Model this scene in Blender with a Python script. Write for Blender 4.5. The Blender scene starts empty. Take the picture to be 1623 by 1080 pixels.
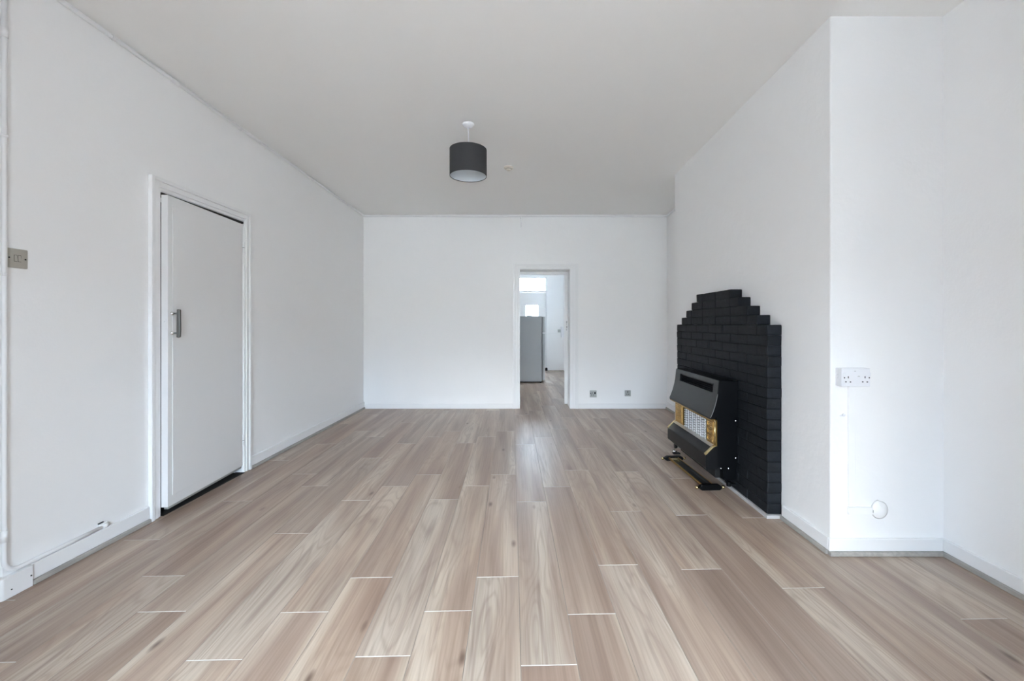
import bpy, bmesh, math, random
from mathutils import Vector, Matrix

# ------------------------------------------------------------------ scene, camera, world, light, exposure
S = bpy.context.scene
COL = S.collection
rnd = random.Random(7)

FPX = 680.0                                  # focal length in pixels of a 1623 x 1080 frame
cam_d = bpy.data.cameras.new('camera')
cam_d.sensor_fit = 'HORIZONTAL'
cam_d.sensor_width = 36.0
cam_d.lens = FPX / 1623.0 * 36.0
cam_d.shift_x = -19.0 / 1623.0
cam_d.shift_y = -26.0 / 1623.0
cam_d.clip_start = 0.05
cam_d.clip_end = 300
cam = bpy.data.objects.new('camera', cam_d)
cam.location = (0, 0, 1.2)
cam.rotation_euler = (math.pi / 2, 0, 0)
COL.objects.link(cam)
S.camera = cam

vs = S.view_settings
vs.view_transform = 'Standard'
vs.look = 'None'
vs.gamma = 1.0
vs.use_curve_mapping = False
vs.exposure = 3.15
S.display_settings.display_device = 'sRGB'
S.cycles.use_denoising = True
S.cycles.max_bounces = 14
S.cycles.diffuse_bounces = 10
S.cycles.sample_clamp_indirect = 6.0

SKY = 10.0
world = bpy.data.worlds.new('sky')
S.world = world
world.use_nodes = True
wn = world.node_tree
wn.nodes.clear()
wo = wn.nodes.new('ShaderNodeOutputWorld')
wb = wn.nodes.new('ShaderNodeBackground')
wt = wn.nodes.new('ShaderNodeTexCoord')
wnz = wn.nodes.new('ShaderNodeTexNoise')
wnz.inputs['Scale'].default_value = 5.0
wnz.inputs['Detail'].default_value = 5.0
wr = wn.nodes.new('ShaderNodeValToRGB')
wr.color_ramp.elements[0].position = 0.40
wr.color_ramp.elements[0].color = (0.60, 0.79, 1.0, 1)
wr.color_ramp.elements[1].position = 0.60
wr.color_ramp.elements[1].color = (0.895, 0.96, 1.0, 1)
wn.links.new(wt.outputs['Generated'], wnz.inputs['Vector'])
wn.links.new(wnz.outputs['Fac'], wr.inputs['Fac'])
wn.links.new(wr.outputs['Color'], wb.inputs['Color'])
wb.inputs['Strength'].default_value = SKY
wn.links.new(wb.outputs['Background'], wo.inputs['Surface'])


def portal(name, loc, rot, sx, sy):
    """A portal only steers sampling of the sky through a real opening; it gives off no light of its own."""
    ld = bpy.data.lights.new(name, 'AREA')
    ld.shape = 'RECTANGLE'
    ld.size, ld.size_y = sx, sy
    ld.cycles.is_portal = True
    o = bpy.data.objects.new(name, ld)
    o.location = loc
    o.rotation_euler = rot
    COL.objects.link(o)


WX0, WX1, WZ0, WZ1, WY = -1.30, 1.30, 0.70, 2.42, -3.00      # front window opening
portal('front_window_portal', ((WX0 + WX1) / 2, WY - 0.16, (WZ0 + WZ1) / 2), (math.pi / 2, 0, 0), WX1 - WX0, WZ1 - WZ0)
portal('kitchen_window_portal', (1.20, 9.2, 1.5), (0, math.pi / 2, 0), 0.6, 0.6)

# ------------------------------------------------------------------ materials


def srgb(r, g, b):
    f = lambda c: (c / 255 / 12.92) if c / 255 <= 0.04045 else ((c / 255 + 0.055) / 1.055) ** 2.4
    return (f(r), f(g), f(b), 1)


def mat(name, color, rough=0.5, metal=0.0, spec=0.5, bump=None, trans=0.0, ior=1.45, coat=0.0):
    m = bpy.data.materials.new(name)
    m.use_nodes = True
    nt = m.node_tree
    b = nt.nodes['Principled BSDF']
    b.inputs['Base Color'].default_value = (*color[:3], 1)
    b.inputs['Roughness'].default_value = rough
    b.inputs['Metallic'].default_value = metal
    b.inputs['Specular IOR Level'].default_value = spec
    b.inputs['Transmission Weight'].default_value = trans
    b.inputs['IOR'].default_value = ior
    b.inputs['Coat Weight'].default_value = coat
    if bump:
        tc = nt.nodes.new('ShaderNodeTexCoord')
        prev = None
        for scale, strength, dist, detail in bump:
            nz = nt.nodes.new('ShaderNodeTexNoise')
            nz.inputs['Scale'].default_value = scale
            nz.inputs['Detail'].default_value = detail
            bp = nt.nodes.new('ShaderNodeBump')
            bp.inputs['Strength'].default_value = strength
            bp.inputs['Distance'].default_value = dist
            nt.links.new(tc.outputs['Object'], nz.inputs['Vector'])
            nt.links.new(nz.outputs['Fac'], bp.inputs['Height'])
            if prev:
                nt.links.new(prev.outputs['Normal'], bp.inputs['Normal'])
            prev = bp
        nt.links.new(prev.outputs['Normal'], b.inputs['Normal'])
    return m


def vary(m, c2, scale, lo=0.35, hi=0.65, detail=3.0, stretch=(1, 1, 1)):
    """Mix a second colour into the base colour by object-space noise."""
    nt = m.node_tree
    b = nt.nodes['Principled BSDF']
    tc = nt.nodes.new('ShaderNodeTexCoord')
    mp = nt.nodes.new('ShaderNodeMapping')
    mp.inputs['Scale'].default_value = stretch
    nz = nt.nodes.new('ShaderNodeTexNoise')
    nz.inputs['Scale'].default_value = scale
    nz.inputs['Detail'].default_value = detail
    rp = nt.nodes.new('ShaderNodeValToRGB')
    rp.color_ramp.elements[0].position = lo
    rp.color_ramp.elements[1].position = hi
    rp.color_ramp.elements[0].color = b.inputs['Base Color'].default_value
    rp.color_ramp.elements[1].color = (*c2[:3], 1)
    nt.links.new(tc.outputs['Object'], mp.inputs['Vector'])
    nt.links.new(mp.outputs['Vector'], nz.inputs['Vector'])
    nt.links.new(nz.outputs['Fac'], rp.inputs['Fac'])
    nt.links.new(rp.outputs['Color'], b.inputs['Base Color'])
    return m


M = {}
M['wall'] = mat('wall_paint', (0.90, 0.902, 0.902), 0.62, bump=[(9, 0.12, 0.02, 3), (90, 0.12, 0.004, 3)])
M['wall_rough'] = mat('woodchip_wall_paint', (0.90, 0.902, 0.902), 0.6, bump=[(10, 0.12, 0.02, 3), (38, 0.14, 0.008, 4)])
M['wall_grey'] = mat('bounce_cut_grey', (0.42, 0.42, 0.43), 0.8)  # grey set to cut light bounced off the unseen front wall
M['ceiling'] = mat('ceiling_paint', (0.90, 0.90, 0.885), 0.75, bump=[(6, 0.08, 0.02, 2)])
M['gloss'] = mat('white_gloss_paint', (0.86, 0.865, 0.87), 0.30, bump=[(14, 0.06, 0.01, 2)])
M['door'] = mat('white_door_paint', (0.80, 0.80, 0.80), 0.38, bump=[(8, 0.05, 0.01, 2)])
M['bead'] = vary(mat('grey_bead', (0.36, 0.345, 0.32), 0.5), (0.46, 0.44, 0.41), 6, stretch=(8, 1, 8))
M['conduit'] = mat('conduit_paint', (0.84, 0.845, 0.85), 0.35)
M['plastic'] = mat('white_plastic', (0.82, 0.83, 0.86), 0.32)
M['cream'] = mat('cream_plastic', (0.72, 0.68, 0.60), 0.4)
M['hole'] = mat('dark_hole', (0.01, 0.01, 0.012), 0.7)
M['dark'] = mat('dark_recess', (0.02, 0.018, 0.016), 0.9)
M['brick'] = vary(mat('black_painted_brick', (0.0075, 0.009, 0.0115), 0.66, spec=0.27, bump=[(30, 0.35, 0.01, 4), (140, 0.2, 0.003, 3)]),
                  (0.012, 0.0145, 0.019), 9)
M['brick_white'] = mat('white_base_paint', (0.50, 0.49, 0.49), 0.45, bump=[(40, 0.2, 0.006, 3)])
M['hood'] = mat('charcoal_enamel', (0.014, 0.015, 0.016), 0.36, spec=0.42)
M['black'] = mat('black_enamel', (0.0025, 0.003, 0.004), 0.34, spec=0.28)
M['black_satin'] = mat('black_satin_enamel', (0.005, 0.0055, 0.0065), 0.38, spec=0.30)
M['matt_black'] = mat('matt_black', (0.006, 0.006, 0.006), 0.75)
M['brass'] = mat('polished_brass', (0.40, 0.245, 0.075), 0.36, metal=1.0)
M['brass_pale'] = mat('pale_brass', (0.72, 0.58, 0.30), 0.26, metal=1.0)
M['copper'] = mat('copper', (0.85, 0.45, 0.28), 0.3, metal=1.0)
M['silver'] = mat('silver_trim', (0.62, 0.60, 0.56), 0.4, metal=0.6)
M['chrome'] = mat('chrome', (0.8, 0.8, 0.78), 0.15, metal=1.0)
M['pewter'] = mat('pewter', (0.17, 0.175, 0.17), 0.36, metal=1.0)
M['ceramic'] = mat('white_ceramic', (0.85, 0.85, 0.88), 0.6)
M['nickel'] = mat('satin_plate', (0.46, 0.44, 0.385), 0.45, metal=0.35)
M['steel'] = mat('brushed_steel', (0.42, 0.43, 0.42), 0.42, metal=0.5)
M['shade'] = mat('charcoal_fabric', (0.042, 0.042, 0.044), 0.9, bump=[(400, 0.2, 0.001, 2)])
M['lining'] = mat('white_lining', (0.62, 0.66, 0.69), 0.7)
M['fridge'] = mat('silver_grey_enamel', (0.40, 0.415, 0.425), 0.45)
M['fridge_dark'] = mat('grey_seal', (0.12, 0.125, 0.13), 0.6)
M['glass'] = mat('grey_glass', (0.40, 0.42, 0.44), 0.0, trans=1.0, ior=1.02, spec=0.3)
M['render'] = mat('white_render', (0.36, 0.37, 0.37), 0.9)
M['slate'] = mat('slate_roof', (0.22, 0.23, 0.25), 0.8)
M['house_brick'] = mat('house_brick', (0.44, 0.41, 0.38), 0.9)
M['asphalt'] = mat('asphalt', (0.16, 0.16, 0.16), 0.9)
M['pane'] = mat('window_pane', (0.10, 0.14, 0.17), 0.15)
M['pale_edge'] = mat('pale_plank_edge', (0.66, 0.63, 0.59), 0.4)  # pale end edge, with the light its bevel catches put into the colour
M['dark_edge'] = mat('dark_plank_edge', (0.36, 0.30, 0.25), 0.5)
M['underlay'] = mat('underlay', (0.25, 0.20, 0.17), 0.9)


def wood():
    m = bpy.data.materials.new('pale_oak_laminate')
    m.use_nodes = True
    nt = m.node_tree
    N, L = nt.nodes.new, nt.links.new
    b = nt.nodes['Principled BSDF']
    tc = N('ShaderNodeTexCoord')
    oi = N('ShaderNodeObjectInfo')
    rv = N('ShaderNodeCombineXYZ')
    for i, k in enumerate((61.0, 143.0, 37.0)):
        mu = N('ShaderNodeMath'); mu.operation = 'MULTIPLY'; mu.inputs[1].default_value = k
        L(oi.outputs['Random'], mu.inputs[0]); L(mu.outputs[0], rv.inputs[i])

    def coords(sx, sy):
        s = N('ShaderNodeVectorMath'); s.operation = 'MULTIPLY'; s.inputs[1].default_value = (sx, sy, 1)
        a = N('ShaderNodeVectorMath'); a.operation = 'ADD'
        L(tc.outputs['Object'], s.inputs[0]); L(s.outputs[0], a.inputs[0]); L(rv.outputs[0], a.inputs[1])
        return a.outputs[0]

    def noise(vec, detail=2.0, dist=0.0, scale=1.0, rough=0.5):
        n = N('ShaderNodeTexNoise')
        n.inputs['Scale'].default_value = scale
        n.inputs['Detail'].default_value = detail
        n.inputs['Distortion'].default_value = dist
        n.inputs['Roughness'].default_value = rough
        L(vec, n.inputs['Vector'])
        return n.outputs['Fac']

    def ramp(fac, stops):
        r = N('ShaderNodeValToRGB')
        e = r.color_ramp.elements
        e[0].position, e[0].color = stops[0][0], (*stops[0][1], 1)
        e[1].position, e[1].color = stops[-1][0], (*stops[-1][1], 1)
        for p, c in stops[1:-1]:
            x = e.new(p); x.color = (*c, 1)
        L(fac, r.inputs['Fac'])
        return r.outputs['Color']

    def mix(kind, fac, a, c):
        x = N('ShaderNodeMix'); x.data_type = 'RGBA'; x.blend_type = kind
        if isinstance(fac, float):
            x.inputs['Factor'].default_value = fac
        else:
            L(fac, x.inputs['Factor'])
        for s, v in ((6, a), (7, c)):
            if isinstance(v, tuple):
                x.inputs[s].default_value = (*v, 1)
            else:
                L(v, x.inputs[s])
        return x.outputs[2]

    def math_(op, a, c):
        x = N('ShaderNodeMath'); x.operation = op
        for i, v in enumerate((a, c)):
            if isinstance(v, (int, float)):
                x.inputs[i].default_value = v
            else:
                L(v, x.inputs[i])
        return x.outputs[0]

    # broad heart / sap streaks along the plank
    streak = noise(coords(6.0, 0.42), 2.5, 0.45)
    base = ramp(streak, [(0.28, (0.355, 0.264, 0.224)), (0.42, (0.435, 0.335, 0.286)), (0.53, (0.550, 0.450, 0.385)),
                         (0.64, (0.720, 0.655, 0.585))])
    # greyish drift
    drift = noise(coords(4.0, 1.1), 2.0)
    base = mix('MIX', ramp(drift, [(0.45, (0, 0, 0)), (0.75, (0.5, 0.5, 0.5))]), base, (0.43, 0.375, 0.345))
    # cathedral figure: contour lines of a slow stretched noise
    slow = noise(coords(6.5, 0.85), 2.0, 0.5, rough=0.35)
    ring = math_('SINE', math_('MULTIPLY', slow, 95.0), 0.0)
    ring = math_('ADD', math_('MULTIPLY', ring, 0.5), 0.5)
    ring = math_('POWER', ring, 3.0)
    gate = noise(coords(2.0, 0.6), 1.0)
    gatef = ramp(gate, [(0.46, (0.06, 0.06, 0.06)), (0.60, (1, 1, 1))])
    ringf = math_('MULTIPLY', ring, math_('MULTIPLY', gatef, 0.40))
    base = mix('MIX', ringf, base, (0.375, 0.285, 0.235))
    # fine fibre
    fib = noise(coords(130.0, 2.2), 3.0)
    base = mix('MULTIPLY', 0.55, base, ramp(fib, [(0.30, (0.74, 0.715, 0.69)), (0.62, (1.07, 1.07, 1.07))]))
    # short dark mineral streaks
    mn = noise(coords(26.0, 1.5), 3.0, 0.6)
    base = mix('MIX', ramp(mn, [(0.57, (0, 0, 0)), (0.76, (0.65, 0.65, 0.65))]), base, (0.285, 0.205, 0.175))
    # knots
    vo = N('ShaderNodeTexVoronoi')
    vo.inputs['Scale'].default_value = 1.0
    L(coords(7.0, 2.4), vo.inputs['Vector'])
    kn = ramp(vo.outputs['Distance'], [(0.03, (1, 1, 1)), (0.12, (0, 0, 0))])
    sep = N('ShaderNodeSeparateColor'); L(vo.outputs['Color'], sep.inputs[0])
    sel = math_('GREATER_THAN', sep.outputs[0], 0.60)
    base = mix('MIX', math_('MULTIPLY', math_('MULTIPLY', kn, sel), 0.9), base, (0.17, 0.115, 0.095))
    # plank to plank tone
    tone = N('ShaderNodeHueSaturation')
    rr = math_('FRACT', math_('MULTIPLY', oi.outputs['Random'], 17.31), 0.0)
    L(math_('ADD', math_("MULTIPLY", rr, 0.11), 0.965), tone.inputs['Value'])
    rs = math_('FRACT', math_('MULTIPLY', oi.outputs['Random'], 41.77), 0.0)
    L(math_('ADD', math_('MULTIPLY', rs, 0.25), 0.80), tone.inputs['Saturation'])
    L(base, tone.inputs['Color'])
    L(mix('MULTIPLY', 1.0, tone.outputs['Color'], (0.755, 0.695, 0.625)), b.inputs['Base Color'])
    b.inputs['Roughness'].default_value = 0.36
    b.inputs['Specular IOR Level'].default_value = 0.5
    bp = N('ShaderNodeBump'); bp.inputs['Strength'].default_value = 0.06; bp.inputs['Distance'].default_value = 0.002
    L(fib, bp.inputs['Height']); L(bp.outputs['Normal'], b.inputs['Normal'])
    return m


M['wood'] = wood()

# ------------------------------------------------------------------ mesh helpers


def add_box(bm, x0, x1, y0, y1, z0, z1, bevel=0.0, seg=2, mi=0):
    t = bmesh.new()
    v = [t.verts.new(p) for p in ((x0, y0, z0), (x1, y0, z0), (x1, y1, z0), (x0, y1, z0),
                                  (x0, y0, z1), (x1, y0, z1), (x1, y1, z1), (x0, y1, z1))]
    for f in ((3, 2, 1, 0), (4, 5, 6, 7), (0, 1, 5, 4), (1, 2, 6, 5), (2, 3, 7, 6), (3, 0, 4, 7)):
        t.faces.new([v[i] for i in f])
    if bevel:
        bmesh.ops.bevel(t, geom=t.edges[:], offset=bevel, segments=seg, affect='EDGES', profile=0.5)
    merge(bm, t, mi)


def merge(bm, t, mi=0, mtx=None):
    if mtx is not None:
        bmesh.ops.transform(t, matrix=mtx, verts=t.verts)
    mp = {v: bm.verts.new(v.co) for v in t.verts}
    for f in t.faces:
        try:
            nf = bm.faces.new([mp[v] for v in f.verts])
            nf.material_index = mi
            nf.smooth = f.smooth
        except ValueError:
            pass
    t.free()


def add_prism(bm, profile, plane, a, b, bevel=0.0, seg=2):
    """profile: 2-D loop; plane 'xz' extrudes along y, 'yz' along x, 'xy' along z."""
    t = bmesh.new()
    mk = {'xz': lambda p, k: (p[0], k, p[1]), 'yz': lambda p, k: (k, p[0], p[1]), 'xy': lambda p, k: (p[0], p[1], k)}[plane]
    A = [t.verts.new(mk(p, a)) for p in profile]
    B = [t.verts.new(mk(p, b)) for p in profile]
    t.faces.new(A)
    t.faces.new(B[::-1])
    n = len(profile)
    for i in range(n):
        j = (i + 1) % n
        t.faces.new((A[i], B[i], B[j], A[j]))
    bmesh.ops.recalc_face_normals(t, faces=t.faces)
    if bevel:
        bmesh.ops.bevel(t, geom=t.edges[:], offset=bevel, segments=seg, affect='EDGES', profile=0.5)
    merge(bm, t)


def add_tube(bm, pts, r, seg=12, cap=True):
    pts = [Vector(p) for p in pts]
    t = bmesh.new()
    rings = []
    up = Vector((0.213, 0.317, 0.924))
    for i, p in enumerate(pts):
        d = (pts[min(i + 1, len(pts) - 1)] - pts[max(i - 1, 0)]).normalized()
        n = d.cross(up).normalized()
        bn = d.cross(n).normalized()
        rings.append([t.verts.new(p + r * (math.cos(a) * n + math.sin(a) * bn))
                      for a in [2 * math.pi * k / seg for k in range(seg)]])
    for i in range(len(rings) - 1):
        for k in range(seg):
            f = t.faces.new((rings[i][k], rings[i][(k + 1) % seg], rings[i + 1][(k + 1) % seg], rings[i + 1][k]))
            f.smooth = True
    if cap:
        t.faces.new(rings[0][::-1])
        t.faces.new(rings[-1])
    bmesh.ops.recalc_face_normals(t, faces=t.faces)
    merge(bm, t)


def add_lathe(bm, prof, centre, axis='z', seg=32, closed=False, sharp=True):
    """prof: (radius, height) pairs turned about an axis through centre."""
    t = bmesh.new()
    c = Vector(centre)
    rings = []
    for r, h in prof:
        ring = []
        for k in range(seg):
            a = 2 * math.pi * k / seg
            u, w = r * math.cos(a), r * math.sin(a)
            p = {'z': (u, w, h), 'y': (u, h, w), 'x': (h, u, w)}[axis]
            ring.append(t.verts.new(c + Vector(p)))
        rings.append(ring)
    n = len(rings)
    for i in range(n if closed else n - 1):
        A, B = rings[i], rings[(i + 1) % n]
        for k in range(seg):
            f = t.faces.new((A[k], A[(k + 1) % seg], B[(k + 1) % seg], B[k]))
            f.smooth = True
    if not closed:
        for R in (rings[0], rings[-1]):
            t.faces.new(R)
    bmesh.ops.remove_doubles(t, verts=t.verts, dist=1e-6)
    bmesh.ops.recalc_face_normals(t, faces=t.faces)
    merge(bm, t)


def obj(name, bm, m, parent=None, loc=None, label=None, autosmooth=False):
    me = bpy.data.meshes.new(name)
    bm.normal_update()
    bm.to_mesh(me)
    bm.free()
    for x in (m if isinstance(m, (list, tuple)) else [m]):
        me.materials.append(x)
    o = bpy.data.objects.new(name, me)
    if loc:
        o.location = loc
    COL.objects.link(o)
    if parent:
        o.parent = parent
    if label:
        o['label'] = label
    if autosmooth:
        md = o.modifiers.new('edges', 'EDGE_SPLIT')
        md.split_angle = math.radians(40)
    return o


def box_obj(name, dims, m, parent=None, bevel=0.0, label=None):
    bm = bmesh.new()
    add_box(bm, *dims, bevel=bevel)
    return obj(name, bm, m, parent, label=label)


def empty(name, loc=(0, 0, 0), rotz=0.0):
    o = bpy.data.objects.new(name, None)
    o.location = loc
    o.rotation_euler = (0, 0, rotz)
    o.empty_display_size = 0.1
    COL.objects.link(o)
    return o


def thing(o, label, cat, group=None):
    o['label'] = label
    o['category'] = cat
    if group:
        o['group'] = group
    return o


def struct(o, label=None):
    o['kind'] = 'structure'
    if label:
        o['label'] = label
    return o


def under(o, parent):
    """parent at an Empty, keeping world coordinates of a mesh built in world space"""
    o.parent = parent
    o.matrix_parent_inverse = Matrix.Translation(-Vector(parent.location))
    return o


def arc(c, r, a0, a1, n, f):
    return [f(c[0] + r * math.cos(a0 + (a1 - a0) * i / n), c[1] + r * math.sin(a0 + (a1 - a0) * i / n)) for i in range(n + 1)]


# ------------------------------------------------------------------ the setting
XL = -2.275          # left wall face
YB = 6.09            # back wall face
XB = 1.597           # chimney breast face
YB0, YB1 = 2.235, 4.544
XR = 2.185           # right wall by the camera
XA = 2.03            # right wall of the far alcove
YC = 1.872           # where the left wall turns away
KX0, KX1, KY1 = -1.5, 1.03, 11.12


def ceil_z(y):
    return 2.833 - 0.01295 * y


# floor: underlay slab with every plank a part of it
bm = bmesh.new()
add_box(bm, -2.95, 2.45, WY - 0.2, YB + 0.25, -0.06, -0.009)
add_box(bm, KX0 - 0.1, KX1 + 0.1, YB + 0.25, KY1 + 0.2, -0.06, -0.009)
floor = struct(obj('floor', bm, M['underlay']), 'pale oak laminate floor of long narrow planks')

PW, PL, E0, SLOPE = 0.199, 1.388, 0.03, 0.0272
ang = math.atan(SLOPE)
JOINT = {0: 1.508, 1: 1.774, 2: 2.136, 3: 2.747, 4: 2.098, 5: 2.693, 6: 1.95, 7: 2.658, -1: 2.035, -2: 1.793, -3: 1.548,
         -4: 2.03, -5: 1.7856, -6: 1.531, -7: 2.458, -8: 1.789}
plank_mesh = {}


def plank(width, length):
    key = (round(width, 4), round(length, 4))
    if key in plank_mesh:
        return plank_mesh[key]
    w, l, c, h = width / 2 - 0.0004, length / 2 - 0.0004, 0.0012, 0.009
    ce = 0.0017
    vs_ = []
    for z, dx, dy in ((-h, 0, 0), (-0.0008, 0, 0), (0.0, c, ce)):
        vs_ += [(-w + dx, -l + dy, z), (w - dx, -l + dy, z), (w - dx, l - dy, z), (-w + dx, l - dy, z)]
    fs = [(8, 9, 10, 11)]
    ms = [0]
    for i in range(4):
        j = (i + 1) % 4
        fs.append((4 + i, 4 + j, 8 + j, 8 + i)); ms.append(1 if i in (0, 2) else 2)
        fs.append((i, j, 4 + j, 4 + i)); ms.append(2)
    me = bpy.data.meshes.new('plank')
    me.from_pydata(vs_, [], fs)
    for k in ('wood', 'pale_edge', 'dark_edge'):
        me.materials.append(M[k])
    me.polygons.foreach_set('material_index', ms)
    me.update()
    plank_mesh[key] = me
    return me


for k in range(-15, 12):
    u = E0 + (k + 0.5) * PW
    j0 = JOINT.get(k, 1.2 + ((k * 0.377) % 1.0) * PL)
    y_end = KY1 + 0.05 if (KX0 - 0.1 < u - SLOPE * 9 < KX1 + 0.1) else YB + 0.2
    ys = j0 - PL * 4
    while ys < y_end:
        a, b_ = max(ys, WY - 0.1), min(ys + PL, y_end)
        ys += PL
        if b_ - a < 0.02:
            continue
        yc = (a + b_) / 2
        x = u - SLOPE * yc
        if x < -2.72 or x > 2.3 or (x > 1.75 and 2.4 < a and b_ < 4.4):
            continue
        o = bpy.data.objects.new('plank', plank(PW, b_ - a))
        o.location = (x, yc, 0)
        o.rotation_euler = (0, 0, ang)
        o.parent = floor
        COL.objects.link(o)

# walls
bm = bmesh.new()
DY0, DY1, DZ = 2.673, 3.470, 2.030                     # left door opening
add_box(bm, XL - 0.14, XL, YC, DY0, 0, 2.95)
add_box(bm, XL - 0.14, XL, DY1, YB, 0, 2.95)
add_box(bm, XL - 0.14, XL, DY0, DY1, DZ, 2.95)
wall_left = struct(obj('wall_left', bm, M['wall']), 'white painted left wall with the panelled door')

bm = bmesh.new()
add_box(bm, -2.80, XL - 0.14, YC, YC + 0.14, 0, 2.95)
add_box(bm, -2.80, -2.66, -0.2, YC, 0, 2.95)
struct(obj('wall_left_return', bm, M['wall']))

OX0, OX1, OZ = -0.0627, 0.655, 1.979                   # doorway to the kitchen
bm = bmesh.new()
add_box(bm, XL - 0.14, OX0, YB, YB + 0.24, 0, 2.95)
add_box(bm, OX1, 2.40, YB, YB + 0.24, 0, 2.95)
add_box(bm, OX0, OX1, YB, YB + 0.24, OZ, 2.95)
struct(obj('wall_back', bm, M['wall']), 'white painted back wall with the kitchen doorway')

struct(box_obj('wall_chimney_breast', (XB, 2.40, YB0, YB1, 0, 2.95), M['wall_rough'], bevel=0.006),
       'white chimney breast carrying the black brick surround')
struct(box_obj('wall_right', (XR, XR + 0.15, -0.2, YB0, 0, 2.95), M['wall']))
struct(box_obj('wall_alcove', (XA, XA + 0.15, YB1, YB, 0, 2.95), M['wall']))

bm = bmesh.new()                                       # unseen front wall and window; bay and piers added to shape the light
ADDED_BAY_R, ADDED_BAY_L = 0.84, 1.10
add_box(bm, -2.80, -ADDED_BAY_L, -0.35, -0.2, 0, 2.95)
add_box(bm, ADDED_BAY_R, XR + 0.15, -0.35, -0.2, 0, 2.95)
add_box(bm, -ADDED_BAY_L, ADDED_BAY_R, -0.35, -0.2, 2.55, 2.95)
for s_ in (-1, 1):
    add_box(bm, *sorted((s_ * 1.45, s_ * 1.60)), WY, -0.35, 0, 2.95)
add_box(bm, -1.60, WX0, WY - 0.2, WY, 0, 2.95)
add_box(bm, WX1, 1.60, WY - 0.2, WY, 0, 2.95)
add_box(bm, WX0, WX1, WY - 0.2, WY, 0, WZ0)
add_box(bm, WX0, WX1, WY - 0.2, WY, WZ1, 2.95)
struct(obj('wall_front_unseen', bm, M['wall_grey']))
bm = bmesh.new()
for x in (WX0 + 0.03, 0.0, WX1 - 0.03):
    add_box(bm, x - 0.03, x + 0.03, WY - 0.14, WY - 0.08, WZ0, WZ1, 0.004)
for z in (WZ0 + 0.03, WZ1 - 0.03):
    add_box(bm, WX0, WX1, WY - 0.14, WY - 0.08, z - 0.03, z + 0.03, 0.004)
struct(obj('window_1', bm, M['gloss']))

bm = bmesh.new()
t = bmesh.new()
p0, p1 = WY - 0.2, YB + 0.24
co = [(-2.9, p0, ceil_z(p0)), (2.42, p0, ceil_z(p0)), (2.42, p1, ceil_z(p1)), (-2.9, p1, ceil_z(p1))]
lo = [t.verts.new(c) for c in co]
hi = [t.verts.new((c[0], c[1], 3.0)) for c in co]
t.faces.new(lo[::-1]); t.faces.new(hi)
for i in range(4):
    j = (i + 1) % 4
    t.faces.new((lo[i], lo[j], hi[j], hi[i]))
bmesh.ops.recalc_face_normals(t, faces=t.faces)
merge(bm, t)
struct(obj('ceiling', bm, M['ceiling']), 'plain off-white ceiling')

# unseen dark box added behind the left door so its gap reads black
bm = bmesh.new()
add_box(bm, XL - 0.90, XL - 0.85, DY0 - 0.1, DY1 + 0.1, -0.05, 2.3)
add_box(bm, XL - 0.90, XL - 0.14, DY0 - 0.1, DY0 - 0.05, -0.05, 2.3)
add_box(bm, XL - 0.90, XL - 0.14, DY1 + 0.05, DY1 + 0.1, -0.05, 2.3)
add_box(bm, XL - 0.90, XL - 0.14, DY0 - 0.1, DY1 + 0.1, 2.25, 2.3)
struct(obj('wall_gap_backing', bm, M['dark']))
struct(box_obj('trim_1', (XL - 0.85, XL + 0.022, DY0 + 0.008, DY1 - 0.008, 0.0004, 0.004), M['dark']), 'dark threshold under the left door')

# skirting boards and the thin grey bead along the floor


def skirting(name, runs, bead=True, h=0.098, z0=0.023, label=None):
    """runs: list of (x0, y0, x1, y1, nx, ny): wall line and the direction into the room"""
    bm = bmesh.new()
    bb = bmesh.new()
    for x0, y0, x1, y1, nx, ny in runs:
        for (tb, th, za, zb, bv) in ((bm, 0.016, z0 if bead else 0.0, h, 0.004), (bb, 0.026, 0.0, 0.0225, 0.003)):
            if tb is bb and not bead:
                continue
            e = 0.0006
            xa, xb = sorted((x0, x1)); ya, yb_ = sorted((y0, y1))
            if nx:
                xa, xb = sorted((x0 + nx * e, x0 + nx * th))
            else:
                ya, yb_ = sorted((y0 + ny * e, y0 + ny * th))
            add_box(tb, xa, xb, ya, yb_, za + (0.0005 if za == 0 else 0), zb, bv, 2)
    o = struct(obj(name, bm, M['gloss']), label)
    if bead:
        obj('floor_bead', bb, M['bead'], o, label='thin grey bead along the foot of the skirting')
    else:
        bb.free()
    return o


skirting('baseboard_left', [(XL, YC + 0.1, XL, 2.592, 1, 0), (XL, 3.552, XL, YB, 1, 0)], label='white skirting along the left wall')
skirting('baseboard_back', [(XL + 0.016, YB, -0.160, YB, 0, -1), (0.776, YB, XA - 0.016, YB, 0, -1)], bead=False, h=0.068)
skirting('baseboard_right', [(XR, -0.2, XR, YB0, -1, 0)], h=0.088)
skirting('baseboard_return', [(XB - 0.016, YB0, XR - 0.016, YB0, 0, -1)], h=0.088)
skirting('baseboard_chimney', [(XB, YB0, XB, 2.636, -1, 0), (XB, 4.262, XB, YB1, -1, 0)], h=0.088)
skirting('baseboard_alcove', [(XA, YB1, XA, YB, -1, 0)], h=0.095)

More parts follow.
